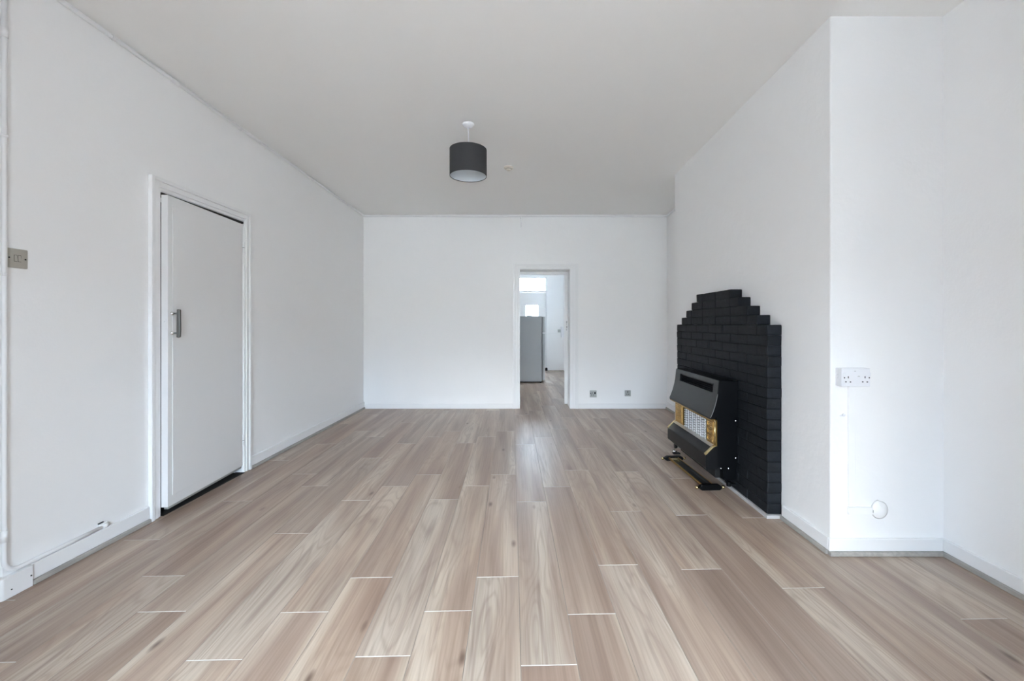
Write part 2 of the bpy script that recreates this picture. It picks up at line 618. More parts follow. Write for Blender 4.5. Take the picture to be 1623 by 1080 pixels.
# corner boxing at the foot of the left wall
cb = empty('corner_boxing', (XL, YC, 0))
thing(cb, 'white painted boxing block at the foot of the left wall corner', 'boxing')
bm = bmesh.new()
prof = [(-2.66, 1.843), (-2.262, 1.843)] + arc((-2.262, 1.858), 0.013, -math.pi / 2, 0, 6, lambda a, b: (a, b)) + \
       [(-2.249, 1.966), (XL, 1.966), (XL, 1.8715), (-2.66, 1.8715)]
add_prism(bm, prof, 'xy', 0.0005, 0.096, 0.002)
under(obj('casing', bm, M['gloss']), cb)
for p, ax in (((-2.2487, 1.958, 0.052), 'x'), ((-2.2487, 1.883, 0.035), 'x'), ((-2.2685, 1.8425, 0.055), 'y')):
    bm = bmesh.new()
    add_lathe(bm, [(0.0001, 0.0), (0.0032, 0.0), (0.0032, 0.001), (0.0001, 0.0012)], p, ax, 10)
    under(obj('screw', bm, M['hole']), cb)

# ------------------------------------------------------------------ left door
d1 = struct(empty('door_1', (XL, DY0, 0)), 'white flush panelled door standing slightly open in the left wall')


def frame_yz(x, s, y0, y1, zt, w, steps):
    """stepped architrave on a wall x = const around y0..y1 opening; s = +1 projects to +x; steps: (from, to, depth) across width"""
    bm = bmesh.new()
    for a, b, d in steps:
        xs = sorted((x + s * 0.0004, x + s * d))
        add_box(bm, *xs, y0 - b, y0 - a, 0.0005, zt + b, 0.003)
        add_box(bm, *xs, y1 + a, y1 + b, 0.0005, zt + b, 0.003)
        add_box(bm, *xs, y0 - a, y1 + a, zt + a, zt + b, 0.003)
    return bm


A1 = [(0.0, 0.022, 0.012), (0.022, 0.055, 0.018), (0.055, 0.078, 0.026)]
under(obj('architrave', frame_yz(XL, 1, DY0, DY1, DZ, 0.078, A1), M['gloss']), d1)
bm = bmesh.new()                                   # lining and stop
add_box(bm, XL - 0.138, XL + 0.004, DY0 - 0.0, DY0 + 0.006, 0.001, DZ)
add_box(bm, XL - 0.138, XL + 0.004, DY1 - 0.006, DY1, 0.001, DZ)
add_box(bm, XL - 0.138, XL + 0.004, DY0, DY1, DZ - 0.006, DZ)
add_box(bm, XL - 0.138, XL - 0.050, DY0 + 0.006, DY0 + 0.020, 0.001, DZ - 0.006)
add_box(bm, XL - 0.138, XL - 0.050, DY1 - 0.020, DY1 - 0.006, 0.001, DZ - 0.006)
add_box(bm, XL - 0.138, XL - 0.050, DY0 + 0.02, DY1 - 0.02, DZ - 0.020, DZ - 0.006)
under(obj('lining', bm, M['gloss']), d1)
under(box_obj('head_gap_shade', (XL - 0.049, XL + 0.011, DY0 + 0.007, DY1 - 0.007, DZ - 0.0205, DZ - 0.0062), M['dark'], label='dark strip in place of the shade gap along the top of the door opening'), d1)  # shade above the leaf painted as a dark strip

LW, LT, LZ0, LZ1 = 0.790, 0.040, 0.056, 2.007
# leaf is built in its own frame: hinge at origin, running along -y, room face at x = 0
bm = bmesh.new()
add_box(bm, -LT, 0.0, -LW, -0.002, LZ0, LZ1, 0.002)
leaf = obj('leaf', bm, M['door'])
leaf.parent = d1
leaf.location = (0.004, DY1 - 0.006 - DY0, 0)
leaf.rotation_euler = (0, 0, math.radians(3.6))
bm = bmesh.new()
add_box(bm, 0.0003, 0.0048, -LW + 0.036, -0.030, LZ0 + 0.062, LZ1 - 0.055, 0.002)
obj('face_panel', bm, M['door'], leaf)
bm = bmesh.new()
add_box(bm, -0.030, -0.004, -LW + 0.010, -0.01, LZ0 - 0.016, LZ0 - 0.0006, 0.002)
obj('weather_strip', bm, M['steel'], leaf, label='grey strip under the door')
# D-shaped pull handle with two round fixings
bm = bmesh.new()
hy, hz = -LW + 0.030, 1.205
add_prism(bm, [(0.034, hz - 0.088), (0.044, hz - 0.092), (0.054, hz - 0.086), (0.056, hz - 0.04), (0.054, hz + 0.04), (0.054, hz + 0.086),
               (0.046, hz + 0.09), (0.036, hz + 0.088)], 'xz', hy - 0.008, hy + 0.008, 0.003)
for dz in (-0.062, 0.062):
    add_tube(bm, [(0.0, hy, hz + dz), (0.040, hy, hz + dz)], 0.0055, 10)
obj('pull_handle', bm, M['pewter'], leaf, label='dark pewter pull handle')
for dz in (-0.062, 0.062):
    bm = bmesh.new()
    add_lathe(bm, [(0.0001, 0.0), (0.0125, 0.0), (0.0125, 0.004), (0.010, 0.010), (0.005, 0.014), (0.0001, 0.015)], (0.0005, hy, hz + dz), 'x', 18)
    obj('handle_rose', bm, M['chrome'], leaf, label='round chrome fixing of the pull handle', autosmooth=True)
bm = bmesh.new()
add_box(bm, -0.030, -0.008, -LW - 0.0015, -LW, 1.165, 1.235, 0.0005)
add_lathe(bm, [(0.0001, 0), (0.006, 0), (0.006, -0.0016), (0.0001, -0.0018)], (-0.019, -LW - 0.001, 1.215), 'y', 12)
obj('latch_plate', bm, M['door'], leaf)
for z in (1.817, 0.26):
    bm = bmesh.new()
    for i in range(5):
        add_lathe(bm, [(0.0001, 0.001), (0.006, 0.001), (0.006, 0.0165), (0.0001, 0.0165)], (0.009, 0.004, z - 0.044 + i * 0.0175), 'z', 10)
    h = obj('hinge', bm, M['gloss'], d1, label='white painted butt hinge', autosmooth=True)
    h.location = (0.0, DY1 - 0.006 - DY0 - 0.002, 0)
    bm = bmesh.new()
    add_lathe(bm, [(0.0001, 0.0), (0.0065, 0.0), (0.0065, 0.003), (0.0001, 0.003)], (0.009, 0.004, z + 0.0), 'z', 10)
    obj('hinge_pin', bm, M['hole'], h)

# ------------------------------------------------------------------ doorway to the kitchen
d2 = struct(empty('door_2', (OX0, YB, 0)), 'white framed doorway to the kitchen, its door swung open')
bm = bmesh.new()
for a, b, d in ((0.0, 0.024, 0.010), (0.024, 0.062, 0.016), (0.062, 0.094, 0.026)):
    add_box(bm, OX0 - b, OX0 - a, YB - d, YB - 0.0004, 0.0005, OZ + b * 0.86, 0.003)
    add_box(bm, OX1 + a * 1.22, OX1 + b * 1.22, YB - d, YB - 0.0004, 0.0005, OZ + b * 0.86, 0.003)
    add_box(bm, OX0 - a, OX1 + a * 1.22, YB - d, YB - 0.0004, OZ + a * 0.86, OZ + b * 0.86, 0.003)
under(obj('architrave', bm, M['gloss']), d2)
bm = bmesh.new()
add_box(bm, OX0 - 0.0005, OX0 + 0.004, YB - 0.004, YB + 0.30, 0.001, OZ)
add_box(bm, OX1 - 0.004, OX1 + 0.0005, YB - 0.004, YB + 0.24, 0.001, OZ)
add_box(bm, OX0, OX1, YB - 0.004, YB + 0.30, OZ - 0.004, OZ + 0.0005)
add_box(bm, OX0 + 0.004, OX1 + 0.03, YB + 0.25, YB + 0.30, 1.930, OZ - 0.004, 0.003)
under(obj('lining', bm, M['gloss']), d2)
bm = bmesh.new()
add_box(bm, 0.0, 0.046, 0.0, 0.74, 0.012, 1.928, 0.002)
add_box(bm, 0.048, 0.078, -0.02, 0.02, 0.001, 1.928, 0.002)
lf = obj('leaf', bm, M['door'], d2)
lf.location = (0.600 - OX0, 0.29, 0)
lf.rotation_euler = (0, 0, math.radians(-6.5))
bm = bmesh.new()
for z0, z1, w in ((1.105, 1.135, 0.005), (1.143, 1.175, 0.008), (1.183, 1.205, 0.004), (1.21, 1.245, 0.007)):
    add_box(bm, 0.030, 0.030 + w, -0.003, 0.0005, z0, z1, 0.0006)
obj('lock_plate', bm, M['hole'], lf, label='dark worn lock plate in the door edge')
bm = bmesh.new()
add_box(bm, 0.060, 0.070, -0.0235, -0.0195, 0.965, 1.005, 0.0006)
obj('strike_plate', bm, M['hole'], lf)

# ------------------------------------------------------------------ kitchen shell
bm = bmesh.new()
add_box(bm, KX1, KX1 + 0.15, YB + 0.24, 8.9, 0, 2.75)
add_box(bm, KX1, KX1 + 0.15, 9.5, KY1, 0, 2.75)
add_box(bm, KX1, KX1 + 0.15, 8.9, 9.5, 0, 1.2)
add_box(bm, KX1, KX1 + 0.15, 8.9, 9.5, 1.80, 2.75)
struct(obj('wall_kitchen_right', bm, M['wall']))
struct(box_obj('wall_kitchen_left', (KX0 - 0.1, KX0, YB + 0.24, KY1, 0, 2.75), M['wall']))
bm = bmesh.new()
for y in (8.93, 9.2, 9.47):
    add_box(bm, KX1 + 0.06, KX1 + 0.11, y - 0.03, y + 0.03, 1.2, 1.80, 0.003)
for z in (1.23, 1.77):
    add_box(bm, KX1 + 0.06, KX1 + 0.11, 8.9, 9.5, z - 0.03, z + 0.03, 0.003)
struct(obj('window_3', bm, M['gloss']))
struct(box_obj('ceiling_kitchen', (KX0 - 0.1, KX1 + 0.15, YB + 0.24, KY1 + 0.15, 2.65, 2.75), M['ceiling']))
BX0, BX1, BZ = -0.262, 0.572, 2.012
bm = bmesh.new()
add_box(bm, KX0 - 0.1, BX0 - 0.05, KY1, KY1 + 0.12, 0, 2.75)
add_box(bm, BX1 + 0.028, KX1 + 0.15, KY1, KY1 + 0.12, 0, 2.75)
add_box(bm, BX0 - 0.05, BX1 + 0.028, KY1, KY1 + 0.12, 2.43, 2.75)
struct(obj('wall_kitchen_end', bm, M['wall']), 'white kitchen end wall with the back door')
struct(box_obj('baseboard_kitchen', (BX1 + 0.04, KX1 - 0.001, KY1 - 0.014, KY1 - 0.0005, 0.012, 0.055), M['gloss']))
# transom window over the back door
w2 = struct(empty('window_2', (BX0, KY1, 2.02)), 'small transom window over the kitchen back door')
bm = bmesh.new()
add_box(bm, BX0 - 0.049, BX1 + 0.027, KY1 + 0.02, KY1 + 0.08, 2.016, 2.066, 0.003)
add_box(bm, BX0 - 0.049, BX1 + 0.027, KY1 + 0.02, KY1 + 0.08, 2.392, 2.429, 0.003)
add_box(bm, BX0 - 0.049, BX0, KY1 + 0.02, KY1 + 0.08, 2.066, 2.392, 0.003)
add_box(bm, BX1 - 0.014, BX1 + 0.027, KY1 + 0.02, KY1 + 0.08, 2.066, 2.392, 0.003)
under(obj('window_frame', bm, M['gloss']), w2)
under(box_obj('pane', (BX0 + 0.001, BX1 - 0.015, KY1 + 0.045, KY1 + 0.051, 2.0665, 2.3915), M['glass']), w2)
# back door
d3 = struct(empty('door_3', (BX0, KY1, 0)), 'white kitchen back door with one small square pane')
PX0, PX1, PZ0, PZ1 = 0.043, 0.368, 1.34, 1.690
bm = bmesh.new()
add_box(bm, BX0 + 0.002, PX0, KY1 + 0.03, KY1 + 0.07, 0.012, BZ - 0.012)
add_box(bm, PX1, BX1 - 0.006, KY1 + 0.03, KY1 + 0.07, 0.012, BZ - 0.012)
add_box(bm, PX0, PX1, KY1 + 0.03, KY1 + 0.07, 0.012, PZ0)
add_box(bm, PX0, PX1, KY1 + 0.03, KY1 + 0.07, PZ1, BZ - 0.012)
under(obj('leaf', bm, M['door']), d3)
under(box_obj('pane', (PX0 + 0.001, PX1 - 0.001, KY1 + 0.047, KY1 + 0.053, PZ0 + 0.001, PZ1 - 0.001), M['glass']), d3)
bm = bmesh.new()
add_box(bm, BX0 - 0.049, BX0 - 0.001, KY1 + 0.015, KY1 + 0.085, 0.001, 2.015, 0.003)
add_box(bm, BX1 + 0.001, BX1 + 0.027, KY1 - 0.006, KY1 + 0.085, 0.001, 2.015, 0.003)
for q in ((BX0 - 0.001, BX0 + 0.018, 0.001, 2.015), (BX1 - 0.022, BX1 + 0.001, 0.001, 2.015), (BX0 + 0.018, BX1 - 0.022, BZ - 0.028, 2.015), (BX0 + 0.018, BX1 - 0.022, 0.0008, 0.03)):
    add_box(bm, q[0], q[1], KY1 + 0.0705, KY1 + 0.085, q[2], q[3])
under(obj('door_frame', bm, M['gloss']), d3)

# outside: ground, street terrace opposite the front window, the pale house behind the kitchen
struct(box_obj('ground', (-60, 60, -60, 120, -0.5, -0.35), M['asphalt']))
ter = empty('terrace', (0, -19, -0.35))
thing(ter, 'row of brick terraced houses across the street outside the front window', 'house')
bm = bmesh.new()
add_box(bm, -40, 40, -26, -19, -0.35, 3.8)
under(obj('facade', bm, M['house_brick']), ter)
bm = bmesh.new()
add_prism(bm, [(-18.7, 3.8), (-22.5, 5.3), (-26.3, 3.8)], 'yz', -40.3, 40.3)
under(obj('roof', bm, M['slate']), ter)
hs = empty('rendered_house', (1.5, 45, -0.35))
thing(hs, 'distant white rendered house seen through the back door pane', 'house')
bm = bmesh.new()
add_box(bm, -5, 9, 45, 53, -0.35, 4.1)
under(obj('house_wall', bm, M['render']), hs)
bm = bmesh.new()
add_prism(bm, [(44.6, 4.1), (49, 5.0), (53.4, 4.1)], 'yz', -5.3, 9.3)
under(obj('roof', bm, M['slate']), hs)
bm = bmesh.new()
add_box(bm, 0.48, 0.86, 44.94, 45.02, 2.45, 3.05)
under(obj('window', bm, M['pane']), hs)
po = empty('post', (0.80, 29.0, -0.35))
thing(po, 'slim dark post outside in front of the white house', 'post')
bm = bmesh.new()
add_tube(bm, [(0.80, 29, -0.35), (0.80, 29, 2.35)], 0.045, 10)
add_lathe(bm, [(0.0001, 0), (0.06, 0), (0.03, 0.12), (0.0001, 0.13)], (0.80, 29, 2.35), 'z', 10)
under(obj('shaft', bm, M['slate']), po)

# ------------------------------------------------------------------ brick surround
fs = empty('brick_surround', (1.55, 3.44, 0))
thing(fs, 'black painted stepped brick fire surround on the white chimney breast', 'fireplace')
BL, CH, Z0, YN = 0.2418, 0.0652, 0.022, 2.655
XF, XK = 1.507, XB - 0.001


def brick_mesh(length, seed, clipx=0.0):
    r = random.Random(seed)
    t = bmesh.new()
    add_box(t, -(XK - XF) / 2, (XK - XF) / 2, -length / 2, length / 2, -CH / 2 + 0.0008, CH / 2 - 0.0008)
    for v in t.verts:
        if v.co.x < 0:
            v.co.x += r.uniform(-0.003, 0.002)
        v.co.y += r.uniform(-0.0015, 0.0015)
        v.co.z += r.uniform(-0.0016, 0.0016)
    bmesh.ops.bevel(t, geom=t.edges[:], offset=0.0060, segments=2, affect='EDGES', profile=0.5)
    me = bpy.data.meshes.new('brick')
    t.to_mesh(me)
    t.free()
    me.materials.append(M['brick'])
    return me


full = [brick_mesh(BL - 0.0012, s) for s in range(6)]
half = [brick_mesh(BL / 2 - 0.0012, 20 + s) for s in range(4)]
rows = []
for c in range(22):
    a, b = 0.0, 6.5
    if c >= 18:
        a = 0.5 * (c - 17)
        b = 6.5 - a
    rows.append((c, a, b))
for c, a, b in rows:
    y = a
    first_half = (c % 2 == 1) if c < 18 else (c % 2 == 0)
    first = True
    jx = rnd.uniform(-0.0015, 0.0015)
    while y < b - 0.01:
        ln = 0.5 if (first and first_half) else min(1.0, b - y)
        first = False
        me = rnd.choice(full if ln > 0.75 else half)
        o = bpy.data.objects.new('brick', me)
        o.location = ((XF + XK) / 2 - 1.55 + jx + rnd.uniform(-0.0026, 0.0010), YN + (y + ln / 2) * BL - 3.44 + rnd.uniform(-0.001, 0.001), Z0 + (c + 0.5) * CH)
        o.rotation_euler = (rnd.uniform(-0.004, 0.004), 0, rnd.uniform(-0.004, 0.004) + (math.pi if rnd.random() < 0 else 0))
        o.parent = fs
        COL.objects.link(o)
        y += ln
bm = bmesh.new()
for c, a, b in rows:
    add_box(bm, XF + 0.0048, XK + 0.0004, YN + a * BL + 0.006, YN + b * BL - 0.006, Z0 + c * CH + 0.0004, Z0 + (c + 1) * CH - 0.003 * (c >= 17) - 0.0004 * (c < 17))
o = under(obj('mortar', bm, M['brick']), fs)
bm = bmesh.new()
add_box(bm, 1.494, XB - 0.0005, 2.639, 4.252, 0.0005, 0.0215, 0.002)
under(obj('base_strip', bm, M['brick_white'], label='white painted strip along the foot of the black bricks'), fs)

# ------------------------------------------------------------------ gas fire
gf = empty('gas_fire', (1.42, 3.43, 0))
thing(gf, 'black and brass gas fire fixed to the black brick surround', 'gas fire')
FY0, FY1 = 3.01, 3.85


def part(name, bm, m, label=None, parent=None, smooth=False):
    o = obj(name, bm, m, label=label, autosmooth=smooth)
    return under(o, gf)


# hood with concave front, slot cut as a real opening
cur = [(1.371, 0.800), (1.3665, 0.770), (1.360, 0.710), (1.350, 0.660), (1.337, 0.612), (1.322, 0.570), (1.309, 0.542)]


def cx(z):
    for (xa, za), (xb, zb) in zip(cur, cur[1:]):
        if zb <= z <= za:
            k = (z - zb) / (za - zb)
            return xb + (xa - xb) * k
    return cur[-1][0]


SY0, SY1 = 3.085, 3.735
bm = bmesh.new()
zs = [0.800, 0.770, 0.708, 0.690, 0.660, 0.636, 0.612, 0.590, 0.570, 0.556, 0.542]
th = 0.006
for (ya, yb_) in ((FY0, SY0), (SY0, SY1), (SY1, FY1)):
    for za, zb in zip(zs, zs[1:]):
        if ya == SY0 and za == 0.770:
            continue
        q = [bm.verts.new(p) for p in ((cx(za), ya, za), (cx(za), yb_, za), (cx(zb), yb_, zb), (cx(zb), ya, zb))]
        f = bm.faces.new(q)
        f.smooth = True
bmesh.ops.remove_doubles(bm, verts=bm.verts, dist=1e-5)
r = bmesh.ops.solidify(bm, geom=bm.faces[:], thickness=-0.004)
bmesh.ops.recalc_face_normals(bm, faces=bm.faces)
part('hood_front', bm, M['hood'], smooth=True)
side = [(XF - 0.007, 0.545)] + [(cx(z) + 0.001, z) for z in reversed(zs)] + [(XF - 0.007, 0.800)]
bm = bmesh.new()
add_prism(bm, side, 'xz', FY0, FY0 + 0.006)
add_prism(bm, side, 'xz', FY1 - 0.006, FY1)
add_box(bm, cx(0.8) + 0.001, XF - 0.007, FY0, FY1, 0.796, 0.802, 0.001)
part('hood_sides', bm, M['black'])
# a thin paler edge line where the hood front meets its near side
bm = bmesh.new()
add_tube(bm, [(cx(z) - 0.0006, FY0 - 0.0006, z) for z in zs[2:]], 0.0014, 6)
part('hood_edge', bm, M['steel'])
bm = bmesh.new()
add_box(bm, 1.305, 1.345, FY0 + 0.004, FY1 - 0.002, 0.530, 0.5415, 0.002)
part('lip_edge', bm, M['black_satin'])
bm = bmesh.new()
add_box(bm, 1.308, 1.345, FY0 + 0.006, FY1 - 0.004, 0.5225, 0.5295, 0.001)
part('lip_trim', bm, M['brass'], 'brass strip under the hood lip')
# slot: rim, dark inside, louvres
bm = bmesh.new()
add_box(bm, 1.395, 1.400, SY0 - 0.02, SY1 + 0.02, 0.69, 0.79)
part('slot_back', bm, M['matt_black'])
for i in range(4):
    z = 0.716 + i * 0.0145
    bm = bmesh.new()
    add_prism(bm, [(cx(z) + 0.006, z), (1.392, z + 0.008), (1.392, z + 0.010), (cx(z) + 0.006, z + 0.002)], 'xz', SY0 + 0.002, SY1 - 0.002)
    part('louvre', bm, M['black'])
bm = bmesh.new()
for za, zb in ((0.768, 0.772), (0.7065, 0.7095)):
    add_box(bm, cx(0.74) - 0.004, cx(0.74) + 0.012, SY0, SY1, za, zb)
for ya in (SY0, SY1 - 0.003):
    add_box(bm, cx(0.74) - 0.004, cx(0.74) + 0.012, ya, ya + 0.003, 0.709, 0.769)
part('slot_rim', bm, M['black'])
# body box (sides) behind the brass front
GX = 1.347
bm = bmesh.new()
add_box(bm, GX + 0.010, XF - 0.007, FY0 + 0.012, FY0 + 0.020, 0.185, 0.545)
add_box(bm, GX + 0.010, XF - 0.007, FY1 - 0.036, FY1 - 0.028, 0.185, 0.545)
add_box(bm, GX + 0.060, XF - 0.007, FY0 + 0.02, FY1 - 0.036, 0.10, 0.54)
part('body', bm, M['black'])
GY0, GY1, GZ0, GZ1 = 3.168, 3.612, 0.343, 0.497
bm = bmesh.new()
add_box(bm, GX, GX + 0.012, FY0 + 0.008, GY0, 0.33, 0.522, 0.001)
add_box(bm, GX, GX + 0.012, GY1 + 0.022, FY1 - 0.030, 0.33, 0.522, 0.001)
add_box(bm, GX, GX + 0.012, GY0, GY1 + 0.022, GZ1, 0.522)
part('front_plate', bm, M['brass'], 'polished brass front plate')
bm = bmesh.new()
add_tube(bm, [(GX - 0.002, FY0 + 0.012, 0.345), (GX - 0.002, FY0 + 0.012, 0.520)], 0.005, 10)
add_lathe(bm, [(0.0001, -0.008), (0.007, -0.006), (0.009, 0), (0.007, 0.006), (0.0001, 0.008)], (GX - 0.002, FY0 + 0.013, 0.515), 'z', 12)
part('corner_post', bm, M['brass_pale'])


def fret(bm, y0, y1, z0, z1, w=0.004):
    """open rectangular spiral of thin raised bars"""
    x0, x1 = GX - 0.004, GX + 0.0005
    add_box(bm, x0, x1, y0, y1, z1 - w, z1)
    add_box(bm, x0, x1, y0, y0 + w, z0, z1 - w)
    add_box(bm, x0, x1, y0 + w, y1, z0, z0 + w)
    add_box(bm, x0, x1, y1 - w, y1, z0 + w, z1 - (z1 - z0) * 0.35)
    m0, m1 = y0 + (y1 - y0) * 0.35, y1 - (y1 - y0) * 0.3
    add_box(bm, x0, x1, m0, m1, z0 + (z1 - z0) * 0.5, z0 + (z1 - z0) * 0.5 + w)


for ya, yb_ in ((3.055, 3.150), (3.660, 3.790)):
    for i in range(3):
        bm = bmesh.new()
        fret(bm, ya, yb_, 0.362 + i * 0.050, 0.400 + i * 0.050)
        part('fret', bm, M['brass_pale'], 'raised pale brass fret on the front plate')
bm = bmesh.new()
add_box(bm, GX + 0.014, GX + 0.022, GY0 - 0.002, GY1 + 0.024, 0.325, 0.510)
part('radiant_box', bm, M['matt_black'])
bm = bmesh.new()
nc, nr = 11, 8
dy, dz = (GY1 - GY0) / nc, (GZ1 - GZ0) / nr
for c in range(nc):
    for r_ in range(nr):
        off = (c % 2) * 0.5 * dz
        za = GZ0 + r_ * dz + off * 0.6
        zb = min(za + dz * 0.66, GZ1)
        add_box(bm, GX + 0.002, GX + 0.016, GY0 + c * dy + 0.0062, GY0 + (c + 1) * dy - 0.0062, za, zb, 0.0012, 1)
part('radiants', bm, M['ceramic'], 'white ceramic radiants in rows')['kind'] = 'stuff'
for c in range(0, nc + 1):
    bm = bmesh.new()
    y = GY0 + c * dy
    add_tube(bm, [(GX - 0.001, y, GZ0 - 0.004), (GX - 0.001, y, GZ1 + 0.003)], 0.0011, 6)
    part('guard_bar', bm, M['black_satin'])
# tray / lower fascia
TX = 1.276
tp = [(GX + 0.01, 0.180), (TX + 0.006, 0.180), (TX, 0.188), (TX, 0.284), (TX + 0.006, 0.294), (1.326, 0.336), (1.334, 0.340), (GX + 0.01, 0.340)]
bm = bmesh.new()
add_prism(bm, tp, 'xz', FY0, FY1 - 0.04)
part('lower_fascia', bm, M['black_satin'], smooth=True)
bm = bmesh.new()
add_prism(bm, [(GX + 0.009, 0.3402), (1.318, 0.3340), (1.318, 0.3365), (GX + 0.009, 0.3455)], 'xz', FY0 + 0.03, FY1 - 0.06)
part('hearth_plate', bm, M['silver'], 'silver strip on top of the lower fascia')
for ya, yb_ in ((FY0 - 0.003, FY0 + 0.022), (FY1 - 0.062, FY1 - 0.037)):
    bm = bmesh.new()
    add_prism(bm, [(TX - 0.003, 0.280), (TX - 0.003, 0.290), (1.328, 0.3425), (GX - 0.002, 0.3475), (GX - 0.002, 0.340), (1.330, 0.334), (TX + 0.004, 0.284)],
              'xz', ya, yb_, 0.0008, 1)
    part('fascia_trim', bm, M['brass_pale'], 'pale brass strip at the end of the lower fascia')
# what shows under the fascia
bm = bmesh.new()
add_box(bm, 1.372, XF - 0.006, FY0 + 0.07, FY1 - 0.09, 0.095, 0.179, 0.004)
part('chassis', bm, M['matt_black'])
bm = bmesh.new()
add_lathe(bm, [(0.0001, 0), (0.021, 0), (0.021, 0.018), (0.017, 0.022), (0.0001, 0.022)], (1.31, FY1 - 0.115, 0.140), 'x', 18)
part('control_knob', bm, M['black'], smooth=True)
bm = bmesh.new()
add_tube(bm, [(1.30, FY1 - 0.05, 0.172), (1.335, FY1 - 0.06, 0.168), (1.36, FY1 - 0.075, 0.162), (1.40, FY1 - 0.10, 0.15)], 0.0045, 8)
part('copper_pipe', bm, M['copper'], 'short copper gas pipe')
for (x, y, z) in ((1.492, FY0 + 0.0115, 0.518), (1.492, FY0 + 0.0115, 0.255), (1.392, FY0 + 0.02, 0.182), (1.444, FY0 + 0.02, 0.180)):
    bm = bmesh.new()
    add_lathe(bm, [(0.0001, 0), (0.0055, 0), (0.005, -0.003), (0.002, -0.0045), (0.0001, -0.0046)], (x, y, z), 'y', 12)
    part('bolt', bm, M['chrome'], smooth=True)
bm = bmesh.new()
add_tube(bm, [(1.44, FY0 + 0.06, 0.18), (1.44, FY0 + 0.06, 0.09), (1.46, FY0 + 0.05, 0.06), (XF - 0.002, FY0 + 0.04, 0.055)], 0.011, 10)
add_tube(bm, [(1.46, FY0 + 0.05, 0.075), (1.46, FY0 + 0.05, 0.045)], 0.016, 10)
part('gas_elbow', bm, M['black'], smooth=True)

# ------------------------------------------------------------------ loose brass fender on the floor
fd = empty('brass_fender', (1.35, 3.43, 0), math.radians(2.6))
thing(fd, 'loose brass and black fender lying on the floor before the gas fire', 'fender')
fd.location = (1.332, 3.44, 0)
LY = 0.335
for s in (-1, 1):
    bm = bmesh.new()
    add_prism(bm, [(-0.082, 0.012), (-0.066, 0.0008), (0.066, 0.0008), (0.082, 0.012), (0.082, 0.026), (0.062, 0.040), (-0.062, 0.040), (-0.082, 0.026)],
              'xz', s * LY - 0.016, s * LY + 0.016, 0.002)
    obj('end_block', bm, M['black'], fd, label='black end block of the fender')
    for q in (-1, 1):
        bm = bmesh.new()
        add_lathe(bm, [(0.0001, 0), (0.006, 0), (0.006, q * 0.006), (0.0105, q * 0.009), (0.0125, q * 0.016), (0.010, q * 0.023), (0.005, q * 0.026), (0.0001, q * 0.0265)],
                  (q * 0.082, s * LY, 0.019), 'x', 16)
        obj('ball_foot', bm, M['brass_pale'], fd, label='small pale brass ball on the fender end')
for x, w in ((-0.047, 0.010), (0.032, 0.006)):
    bm = bmesh.new()
    add_box(bm, x - w / 2, x + w / 2, -LY + 0.016, LY - 0.016, 0.018, 0.034, 0.002)
    obj('rail', bm, M['brass'], fd)
bm = bmesh.new()
add_prism(bm, [(-0.042, 0.016), (-0.042, 0.030), (-0.036, 0.014), (0.024, 0.010), (0.029, 0.030), (0.029, 0.008), (-0.036, 0.008)], 'xz', -LY + 0.016, LY - 0.075)
obj('pan', bm, M['dark'], fd, label='dark pan between the fender rails')
bm = bmesh.new()
add_prism(bm, [(-0.042, 0.0), (0.029, 0.0), (0.029, 0.022), (-0.042, 0.022)], 'xz', LY - 0.075, LY - 0.016)
bmesh.ops.translate(bm, verts=bm.verts, vec=(0, 0, 0.01))
obj('end_plate', bm, M['brass_pale'], fd)

# small gas tap on the floor beside the fire
gt = empty('gas_tap', (1.385, 3.965, 0))
thing(gt, 'small chrome gas tap standing on the floor beyond the brass fender', 'tap')
bm = bmesh.new()
add_box(bm, -0.01, 0.055, -0.02, 0.02, 0.0008, 0.012, 0.003)
obj('base_plate', bm, M['matt_black'], gt)
bm = bmesh.new()
add_tube(bm, [(0, 0, 0.006), (0, 0, 0.036)], 0.006, 10)
add_tube(bm, [(0, 0, 0.026), (0.03, 0, 0.022)], 0.006, 10)
obj('valve_body', bm, M['chrome'], gt)
bm = bmesh.new()
add_box(bm, -0.016, 0.010, -0.004, 0.004, 0.036, 0.044, 0.002)
obj('lever', bm, M['chrome'], gt)

# ------------------------------------------------------------------ pendant lamp and detector
PXc, PYc = -0.442, 3.40
pz = ceil_z(PYc)
pl = empty('pendant_lamp', (PXc, PYc, pz))
thing(pl, 'pendant lamp with a dark grey drum shade hanging from the ceiling', 'lamp')
bm = bmesh.new()
add_lathe(bm, [(0.0001, 0.0), (0.046, 0.0), (0.047, -0.006), (0.042, -0.014), (0.032, -0.026), (0.020, -0.031), (0.008, -0.034), (0.0001, -0.034)], (0, 0, 0), 'z', 32)
obj('ceiling_rose', bm, M['plastic'], pl)
bm = bmesh.new()
add_tube(bm, [(0, 0, -0.03), (0.002, 0, -0.12), (0.0, 0, 2.53 - pz)], 0.0035, 8)
obj('flex', bm, M['plastic'], pl)
z0, z1, R = 2.372 - pz, 2.583 - pz, 0.146
bm = bmesh.new()
add_lathe(bm, [(R, z0), (R, z1), (R - 0.003, z1), (R - 0.003, z0)], (0, 0, 0), 'z', 64, closed=True)
sh = obj('lamp_shade', bm, M['shade'], pl, label='dark grey drum shade', autosmooth=True)
bm = bmesh.new()
add_lathe(bm, [(R - 0.0032, z0 + 0.004), (R - 0.0032, z1 - 0.004), (R - 0.0045, z1 - 0.004), (R - 0.0045, z0 + 0.004)], (0, 0, 0), 'z', 64, closed=True)
obj('lining', bm, M['lining'], sh, label='pale inner lining of the shade', autosmooth=True)
bm = bmesh.new()
